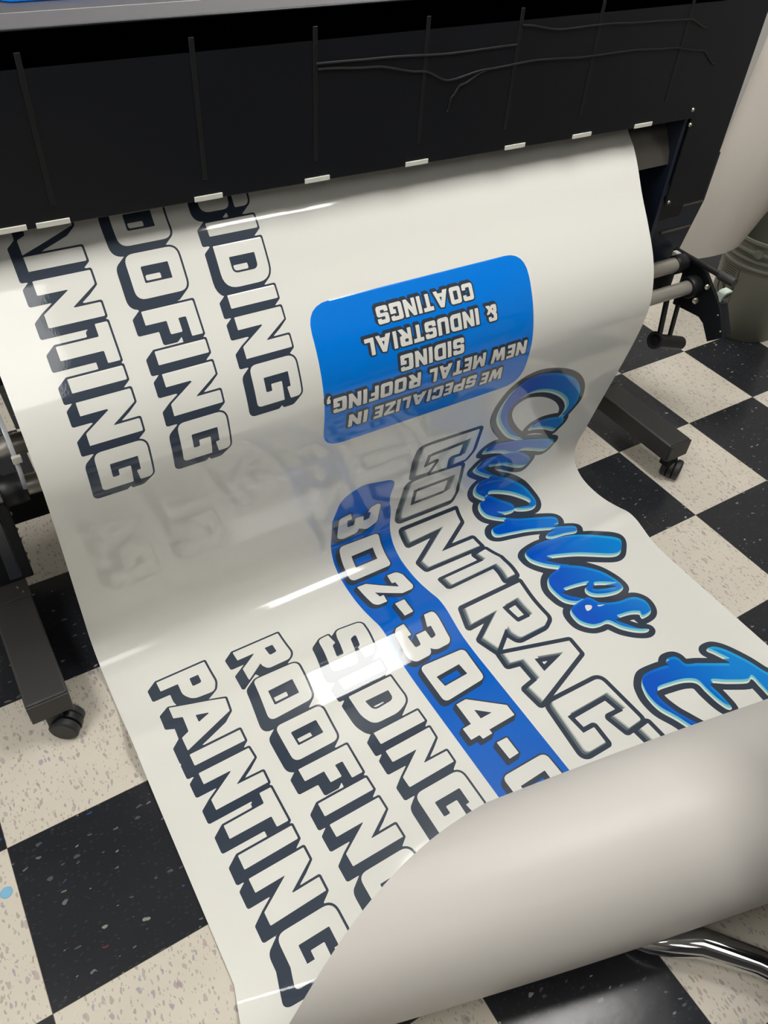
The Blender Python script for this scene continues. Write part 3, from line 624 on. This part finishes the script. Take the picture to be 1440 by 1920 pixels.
# front cover: plate with shallow vertical grooves
bm = bmesh.new()
XLp, XRp = -2.33, 0.086
seams = [-1.8523, -1.6298, -1.4198, -1.1856, -0.9892, -0.7822, -0.5867, -0.3971, -0.1561]
prism(bm, [(XLp, pz(XLp)), (-0.053, pz(-0.053)), (-0.053, 0.737), (-0.041, 0.725), (XRp, 0.725), (XRp, 1.197), (XLp, 1.197)], 'y', PY, PY + 0.006)
cover = build('front_cover', bm, M['black'], pr, bevel=0.0015)
for s_ in seams:
    box('groove_strip', M['groove'], cover, s_ - 0.004, s_ + 0.004, PY - 0.0012, PY + 0.001, 0.973, 1.171, bevel=0.0006)
# dark reflections on the glossy cover, put in as thin black strips
def reflection_strip(pts, r=0.0018):
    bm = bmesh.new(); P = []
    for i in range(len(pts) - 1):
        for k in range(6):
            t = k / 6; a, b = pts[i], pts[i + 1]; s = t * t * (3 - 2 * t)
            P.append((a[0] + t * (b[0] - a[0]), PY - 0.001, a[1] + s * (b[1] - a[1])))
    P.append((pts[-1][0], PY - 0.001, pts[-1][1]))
    tube(bm, P, r, 8); return build('reflection_line', bm, M['groove'], pr)
reflection_strip([(-0.9883, 1.12), (-0.8654, 1.1181), (-0.7299, 1.1132), (-0.5896, 1.1152)])
reflection_strip([(-0.9854, 1.1123), (-0.8847, 1.1065), (-0.788, 1.091), (-0.7299, 1.0716), (-0.6525, 1.0813), (-0.5364, 1.0862), (-0.4125, 1.0813), (-0.2945, 1.0823), (-0.1813, 1.0774), (-0.0913, 1.0658), (-0.0332, 1.0349)])
reflection_strip([(-0.5828, 1.1442), (-0.488, 1.1316), (-0.3893, 1.1326), (-0.2655, 1.1287), (-0.1571, 1.1258), (-0.0961, 1.1074)])
reflection_strip([(-0.727, 1.0204), (-0.7202, 1.0445), (-0.7028, 1.062), (-0.6525, 1.0794)], 0.0018)
for a, b in ((-1.562, -1.4633), (-1.4498, -1.4014), (-1.2069, -1.1595), (-1.0105, -0.9631), (-0.8073, -0.7589), (-0.5799, -0.5306), (-0.4067, -0.3564), (-0.2326, -0.1813)):
    zb = pz((a + b) / 2)
    box('media_tab', M['tabw'], pr, a, b, PY - 0.003, PY - 0.0004, zb + 0.0005, zb + 0.0085, bevel=0.0005)
for p in ((-0.0594, 0.9478), (-0.0526, 0.9159), (-0.0429, 0.7407)): screw(M['screwm'], pr, (p[0], PY, p[1]), 0.0045)
# top cover behind the front plate
bm = bmesh.new(); prism(bm, [(PY, 1.15), (PY, 1.1965), (-0.16, 1.1975), (-0.16, 1.15)], 'x', XLp, 0.086)
build('top_ledge', bm, M['ledge'], pr, bevel=0.002)
bm = bmesh.new(); prism(bm, [(-0.159, 1.0), (-0.159, 1.197), (0.30, 1.198), (0.42, 1.18), (0.42, 1.0)], 'x', XLp, 0.086)
build('top_cover', bm, M['graytop'], pr, bevel=0.004)
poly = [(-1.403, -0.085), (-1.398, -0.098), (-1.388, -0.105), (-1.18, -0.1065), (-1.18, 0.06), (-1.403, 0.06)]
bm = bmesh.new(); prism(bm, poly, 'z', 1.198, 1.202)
build('blue_panel', bm, M['blueglow'], pr, bevel=0.001)
# apron the sheet slides over, recessed end wall and lower body
bm = bmesh.new()
AP_ = [(-0.10, 0.955), (-0.15, 0.945), (-0.170, 0.93), (-0.186, 0.905), (-0.205, 0.878), (-0.220, 0.85), (-0.226, 0.826), (-0.222, 0.824), (-0.19, 0.86), (-0.16, 0.90), (-0.10, 0.93)]
AP_ = [(y + 0.008, z) for y, z in AP_]
prism(bm, AP_, 'x', -2.0, -0.052); build('output_apron', bm, M['plate'], pr, bevel=0.0005)
screw(M['screwm'], pr, (-0.062, -0.198, 0.866), 0.004, (0, -1, 0.4))
box('end_wall', M['navy'], pr, -0.065, -0.054, PY + 0.006, 0.2, 0.60, 0.95)
box('lower_body', M['navy'], pr, -1.78, 0.083, -0.02, 0.36, 0.56, 1.0, bevel=0.006)
bm = bmesh.new(); prism(bm, [(PY + 0.006, 0.725), (PY + 0.006, 1.195), (0.3, 1.195), (0.3, 0.56), (0.0, 0.56), (-0.08, 0.725)], 'x', 0.072, 0.086)
build('side_cover', bm, M['black2'], pr, bevel=0.002)
bm = bmesh.new(); prism(bm, [(-0.40, 0.45), (0.235, 0.45), (0.262, 0.50), (0.298, 0.632), (0.298, 0.76), (-0.40, 0.76)], 'y', -0.09, -0.075); build('lower_panel', bm, M['navy'], pr, bevel=0.001)
box('lower_lip', M['black2'], pr, -0.03, 0.072, PY + 0.04, PY + 0.06, 0.67, 0.725)
box('lower_strip', M['plate'], pr, 0.20, 0.29, -0.094, -0.090, 0.6295, 0.634, bevel=0.001)
box('lower_strip', M['plate'], pr, 0.155, 0.27, -0.094, -0.090, 0.562, 0.568, bevel=0.001)
# stand
def foot(xc, yf, ang):
    f = box('stand_foot', M['footm'], pr, xc - 0.04, xc + 0.04, yf + 0.006, 0.50, 0.078, 0.135, bevel=0.004)
    bm = bmesh.new(); bx(bm, xc - 0.0395, xc + 0.0395, yf, yf + 0.0055, 0.082, 0.1345)
    build('end_plate', bm, M['footm'], f, bevel=0.002)
    box('top_plate', M['footm'], f, xc - 0.041, xc + 0.041, -0.16, 0.12, 0.1352, 0.138, bevel=0.001)
    for yy in (-0.145, -0.128): screw(M['screwm'], f, (xc + (0.028 if yy < -0.14 else 0.02), yy, 0.138), 0.003, (0, 0, 1))
    for yc in (yf + 0.022, 0.46):
        dx = Vector((math.cos(ang), math.sin(ang), 0))
        wc = Vector((xc + 0.018, yc - 0.008, 0.0295))
        bm = bmesh.new()
        for sgn in (-1, 1):
            revolve(bm, wc + dx * 0.017 * sgn, dx, [(0, -0.0095), (0.025, -0.0095), (0.0295, -0.006), (0.0295, 0.006), (0.025, 0.0095), (0.010, 0.0105), (0, 0.0105)], 28)
        c_ = build('caster', bm, M['rubber'], f)
        bm = bmesh.new()
        tube(bm, [wc - dx * 0.0065, wc + dx * 0.0065], 0.031, 24)
        bx(bm, xc - 0.016, xc + 0.016, yc - 0.016, yc + 0.016, 0.045, 0.079)
        build('caster_fork', bm, M['blacksoft'], c_, bevel=0.001)
    return f
foot(-1.68, -0.438, 1.0); foot(0.040, -0.465, -1.1)
for xc in (-1.665, 0.04):
    bm = bmesh.new(); bx(bm, xc - 0.045, xc + 0.045, -0.11, 0.10, 0.138, 0.60)
    po = build('stand_post', bm, M['black2'], pr, bevel=0.003)
    if xc < -1:
        for zz, yy in ((0.165, -0.09), (0.185, -0.085), (0.235, -0.09), (0.26, -0.085), (0.31, -0.09)):
            screw(M['screwm'], po, (xc + 0.045, yy, zz), 0.004, (1, 0, 0))
box('stand_crossbar', M['black2'], pr, -1.64, 0.0, 0.04, 0.10, 0.16, 0.24, bevel=0.003)
# take-up tubes in front of the stand
t1 = cyl('take_up_tube', M['alu'], pr, (-1.80, -0.20, 0.4635), (0.225, -0.20, 0.444), 0.0195, 32)
t2 = cyl('tension_tube', M['alu'], pr, (-1.80, -0.15, 0.523), (0.185, -0.15, 0.493), 0.0205, 32)
for nm, x, y, z, r, L, mt in (('collar', -1.602, -0.20, 0.4615, 0.030, 0.045, 'blacksoft'), ('collar', 0.215, -0.20, 0.444, 0.030, 0.036, 'blacksoft'), ('collar', 0.195, -0.15, 0.493, 0.026, 0.04, 'blacksoft')):
    bm = bmesh.new(); revolve(bm, (x, y, z), (1, 0, 0), [(0, -L / 2), (r * .93, -L / 2), (r, -L / 2 + .003), (r, L / 6), (r * .96, L / 6 + .002), (r * .96, L / 2 - .002), (r * .9, L / 2), (0, L / 2)], 36)
    build(nm, bm, M[mt], pr)
cyl('tube_stub', M['alu'], pr, (0.22, -0.20, 0.4445), (0.272, -0.20, 0.4435), 0.0155, 24)
# clear flange ring on the left end
bm = bmesh.new(); revolve(bm, (-1.582, -0.15, 0.521), (1, 0, 0), [(0.083, -0.004), (0.089, -0.004), (0.09, 0.0), (0.089, 0.004), (0.083, 0.004), (0.078, 0.0015), (0.032, 0.0015), (0.032, -0.0015), (0.078, -0.0015)], 64, closed=True)
fl = build('flange_disc', bm, M['clear'], pr)
box('flange_clip', M['tabw'], fl, -1.588, -1.572, -0.244, -0.236, 0.548, 0.562, bevel=0.001)
# end brackets
def bracket(x, poly, th):
    bm = bmesh.new(); prism(bm, poly, 'x', x, x + th); return build('take_up_bracket', bm, M['black2'], pr, bevel=0.0015)
poly = [(-0.115, 0.484), (-0.156, 0.502), (-0.218, 0.489), (-0.295, 0.423), (-0.339, 0.349), (-0.297, 0.314), (-0.263, 0.355), (-0.243, 0.365), (-0.146, 0.357), (-0.143, 0.45)]
br = bracket(0.236, poly, 0.010)
for p in ((-0.299, 0.40), (-0.325, 0.362)): screw(M['screwm'], br, (0.2365, p[0], p[1]), 0.0035, (-1, 0, 0))
screw(M['screwm'], br, (0.230, -0.240, 0.458), 0.0075, (-0.6, -0.8, 0.2)); screw(M['screwm'], br, (0.226, -0.222, 0.408), 0.009, (-0.6, -0.8, 0.2))
bm = bmesh.new(); prism(bm, [(-0.339, 0.349), (-0.297, 0.314), (-0.255, 0.36), (-0.235, 0.42), (-0.29, 0.425)], 'x', 0.247, 0.275); build('bracket_arm', bm, M['black2'], br, bevel=0.002)
bl = bracket(-1.66, [(y, z + 0.03) for y, z in poly], 0.02)
box('drive_housing', M['blacksoft'], pr, -1.655, -1.612, -0.165, -0.06, 0.40, 0.50, bevel=0.006)
box('drive_housing', M['black2'], pr, 0.03, 0.234, -0.125, 0.0, 0.375, 0.475, bevel=0.006)
cyl('tie_rod', M['blacksoft'], br, (0.23, -0.10, 0.506), (0.235, -0.292, 0.503), 0.008, 16)
cyl('tie_rod_knob', M['footm'], br, (0.235, -0.26, 0.503), (0.237, -0.31, 0.502), 0.0125, 16)
box('pale_block', M['tabw'], br, 0.20, 0.215, -0.135, -0.115, 0.497, 0.515, bevel=0.002)
# green lined half-round catch
c0 = (0.268, 0.430)
def arc(r, a0, a1, n=14): return [(c0[0] + r * math.cos(math.radians(a0 + (a1 - a0) * k / n)), c0[1] + r * math.sin(math.radians(a0 + (a1 - a0) * k / n))) for k in range(n + 1)]
bm = bmesh.new(); prism(bm, [(c0[0] + 0.016, c0[1] + 0.026)] + arc(0.026, 80, 280) + [(c0[0] + 0.016, c0[1] - 0.026), (c0[0] + 0.016, c0[1] - 0.021)] + arc(0.021, 280, 80) + [(c0[0] + 0.016, c0[1] + 0.021)], 'y', -0.285, -0.262); build('catch', bm, M['clipw'], br, bevel=0.0005)
bm = bmesh.new(); prism(bm, arc(0.0209, 95, 265) + arc(0.0165, 265, 95), 'y', -0.2845, -0.2625); build('catch_lining', bm, M['green'], br, bevel=0.0)
# swinging tension bar: two arms down to a black bar
ta = cyl('tension_bar', M['blacksoft'], pr, (0.139, -0.20, 0.291), (0.262, -0.20, 0.247), 0.020, 32)
bm = bmesh.new(); revolve(bm, (0.139, -0.20, 0.291), (0.94, 0, -0.34), [(0.018, -0.005), (0.0255, -0.005), (0.0255, 0.005), (0.018, 0.005)], 32, closed=True); build('end_ring', bm, M['rubber'], ta)
def bar(name, p0, p1, wx, wy, parent):
    bm = bmesh.new(); p0 = Vector(p0); p1 = Vector(p1); d = (p1 - p0)
    a = Vector((1, 0, 0)); b = Vector((0, 1, 0)); vs = []
    for p in (p0, p1):
        for sx, sy in ((-1, -1), (1, -1), (1, 1), (-1, 1)): vs.append(bm.verts.new(p + a * wx * sx + b * wy * sy))
    for f in ((0, 1, 2, 3), (4, 5, 6, 7), (0, 1, 5, 4), (1, 2, 6, 5), (2, 3, 7, 6), (3, 0, 4, 7)): bm.faces.new([vs[i] for i in f])
    return build(name, bm, M['black2'], parent, bevel=0.001)
bar('arm', (0.142, -0.19, 0.415), (0.150, -0.20, 0.30), 0.008, 0.004, ta)
bar('arm', (0.20, -0.19, 0.39), (0.199, -0.20, 0.285), 0.0065, 0.004, ta)

# ------------------------------------------------------------------ white roll leaning behind the right end
B0 = Vector((0.501, -0.02, 0.417)); ax = Vector((0.345, 0.0, 0.94)).normalized()
sd = Vector((0.79, -0.52, 0.0)); sd = (sd - ax * sd.dot(ax)).normalized(); bd = ax.cross(sd)
bm = bmesh.new(); rings = []
for inner in (0, 1):
    for k in (range(0, 13) if not inner else range(12, -1, -1)):
        t = k / 12 * 0.95; r = 0.077 + 0.14 * min(t, 0.55) - 0.0025 * inner
        ring = []
        for j in range(64):
            a = 2 * math.pi * j / 64; cut = 0.055 * math.cos(a) * max(0, 1 - t / 0.4)
            ring.append(bm.verts.new(B0 + ax * (t + cut) + r * (math.cos(a) * sd + math.sin(a) * bd)))
        rings.append(ring)
rings.append(rings[0])
for r0, r1 in zip(rings, rings[1:]):
    for j in range(64): bm.faces.new((r0[j], r0[(j + 1) % 64], r1[(j + 1) % 64], r1[j]))
tag(build('vinyl_roll', bm, M['rollw']), 'large loose white cone of rolled vinyl leaning beside the right end of the printer', 'vinyl roll')

# ------------------------------------------------------------------ grey bucket
BC = Vector((0.944, 0.039, 0.0)); RB, RT, HB = 0.130, 0.150, 0.37
bk = empty('plastic_bucket', BC, 'grey plastic bucket with ribbed rim standing on the tiles behind the printer', 'bucket')
def rad(z): return RB + (RT - RB) * z / HB
bm = bmesh.new()
revolve(bm, BC, (0, 0, 1), [(0, 0.004), (RB - 0.006, 0.004), (RB - 0.004, 0), (RB, 0.004), (rad(.27), .27), (rad(.27) + .008, .272), (rad(.27) + .008, .277), (rad(.29), .28), (rad(.30), .298), (rad(.30) + .008, .30), (rad(.30) + .008, .305), (rad(.31), .308), (rad(.32), .325), (rad(.325) + .01, .327), (rad(.325) + .01, .333), (rad(.34), .336), (rad(.36), .36), (rad(.36) + .008, .362), (rad(.37) + .006, .37), (rad(.37) - .003, .37), (rad(.34) - .003, .34), (RB - .003, .008), (0, .008)], 72)
body = build('body', bm, M['bucket'], bk, angle=50)
def wrap(pts, th, name='printed_label'):
    """thin raised strips on the bucket: list of closed 2D polygons (angle rad, z)"""
    bm = bmesh.new()
    for poly in pts:
        vs = []
        for a, z in poly:
            r = rad(z) + th
            vs.append(bm.verts.new(BC + Vector((r * math.cos(a), r * math.sin(a), z))))
        bm.faces.new(vs)
    return build(name, bm, M['bucketprint'], body, smooth=False)
A0, A1 = math.radians(152), math.radians(184)     # angular extent of the label
def strip(a0, z0, a1, z1, w=0.0022, n=8):
    out = []
    for k in range(n):
        pa = (a0 + (a1 - a0) * k / n, z0 + (z1 - z0) * k / n); pb = (a0 + (a1 - a0) * (k + 1) / n, z0 + (z1 - z0) * (k + 1) / n)
        dx, dz = (pb[0] - pa[0]) * .14, pb[1] - pa[1]; l = math.hypot(dx, dz) + 1e-9; nx, nz = -dz / l * w / .14 / 2, dx / l * w / 2
        out.append([(pa[0] + nx, pa[1] + nz), (pb[0] + nx, pb[1] + nz), (pb[0] - nx, pb[1] - nz), (pa[0] - nx, pa[1] - nz)])
    return out
P_ = []
for a, b in (((A0, .075), (A1, .075)), ((A1, .075), (A1, .255)), ((A1, .255), (A0, .255)), ((A0, .255), (A0, .075)), ((A0, .215), (A1, .215)), ((A0, .125), (A1, .125)), ((.5 * (A0 + A1), .075), (.5 * (A0 + A1), .125))):
    P_ += strip(a[0], a[1], b[0], b[1])
for i in range(4):
    P_ += strip(A0 + .08, .223 + i * .008, A1 - .08, .223 + i * .008, 0.0028)
cz, ca_ = .170, .5 * (A0 + A1)
for k in range(24):
    t0, t1 = 2 * math.pi * k / 24, 2 * math.pi * (k + 1) / 24
    P_ += strip(ca_ + .036 * math.cos(t0) / .14, cz + .036 * math.sin(t0), ca_ + .036 * math.cos(t1) / .14, cz + .036 * math.sin(t1), 0.005, 1)
P_ += strip(ca_ + .027 / .14, cz - .02, ca_ - .027 / .14, cz + .02, 0.005)
P_ += strip(ca_ - .006 / .14, cz + .028, ca_ + .002 / .14, cz - .006, 0.009, 3); P_ += strip(ca_ + .002 / .14, cz - .004, ca_ + .014 / .14, cz - .024, 0.006, 3); P_ += strip(ca_, cz - .004, ca_ - .014 / .14, cz - .024, 0.006, 3)
P_ += strip(ca_ - .11, .09, ca_ - .11, .112, .01, 2)
wrap(P_, 0.0006)
# wire handle lug + grey rag hanging over the rim
bm = bmesh.new(); a = math.radians(200); c = BC + Vector((rad(.33) * math.cos(a), rad(.33) * math.sin(a), .33))
revolve(bm, c, (math.cos(a), math.sin(a), 0), [(0, 0), (.016, 0), (.014, .01), (0, .012)], 20); build('handle_lug', bm, M['bucket'], body)

# ------------------------------------------------------------------ chair: only its chrome leg reaches into the frame
ch = empty('swivel_stool', (-0.71, -1.61, 0), 'swivel stool whose polished chrome leg shows below the curled banner end', 'stool')
bm = bmesh.new(); tube(bm, [(-0.950, -1.318, 0.018), (-0.93, -1.332, 0.026), (-0.90, -1.352, 0.036), (-0.86, -1.382, 0.047), (-0.80, -1.452, 0.05), (-0.755, -1.53, 0.06), (-0.71, -1.61, 0.075)], [0.008, 0.018, 0.025, 0.0265, 0.023, 0.021, 0.021], 28)
build('leg', bm, M['chrome'], ch, angle=60)
bm = bmesh.new(); tube(bm, [(-0.71, -1.61, 0.06), (-0.71, -1.61, 0.42)], 0.03, 28); build('column', bm, M['chrome'], ch)
for d_ in (210, 290, 0):
    a = math.radians(d_); e = Vector((-0.71 + .33 * math.cos(a), -1.61 + .33 * math.sin(a), 0.04))
    bm = bmesh.new(); tube(bm, [(-0.71, -1.61, 0.075), e], [0.022, 0.018], 20); build('leg', bm, M['chrome'], ch)
bm = bmesh.new(); bx(bm, -0.88, -0.42, -1.85, -1.42, 0.42, 0.50); build('seat', bm, M['seat'], ch, bevel=0.03, seg=4)

# unseen table added outside the frame to shade the right end of the curl
tb = empty('shade_table', (-0.1, -1.7, 0), 'unseen dark table added to shade the right side of the curled banner end', 'table')
box('tabletop', M['desk'], tb, -0.66, 0.55, -2.35, -1.10, 0.72, 0.75, bevel=0.003)
for x_ in (-0.28, 0.50):
    for y_ in (-2.28, -1.78): box('leg', M['black2'], tb, x_ - 0.02, x_ + 0.02, y_ - 0.02, y_ + 0.02, 0, 0.72)

# ------------------------------------------------------------------ small things on the floor
bm = bmesh.new(); revolve(bm, (-1.848, -0.688, 0.0), (0, 0, 1), [(0, 0.0002), (0.0105, 0.0002), (0.0095, 0.0012), (0, 0.0016)], 32)
tag(build('paint_dot', bm, mat('pale_blue_dot', srgb(126, 182, 214), 0.4)), 'small pale blue round dot on the cream tile at far left', 'dot')
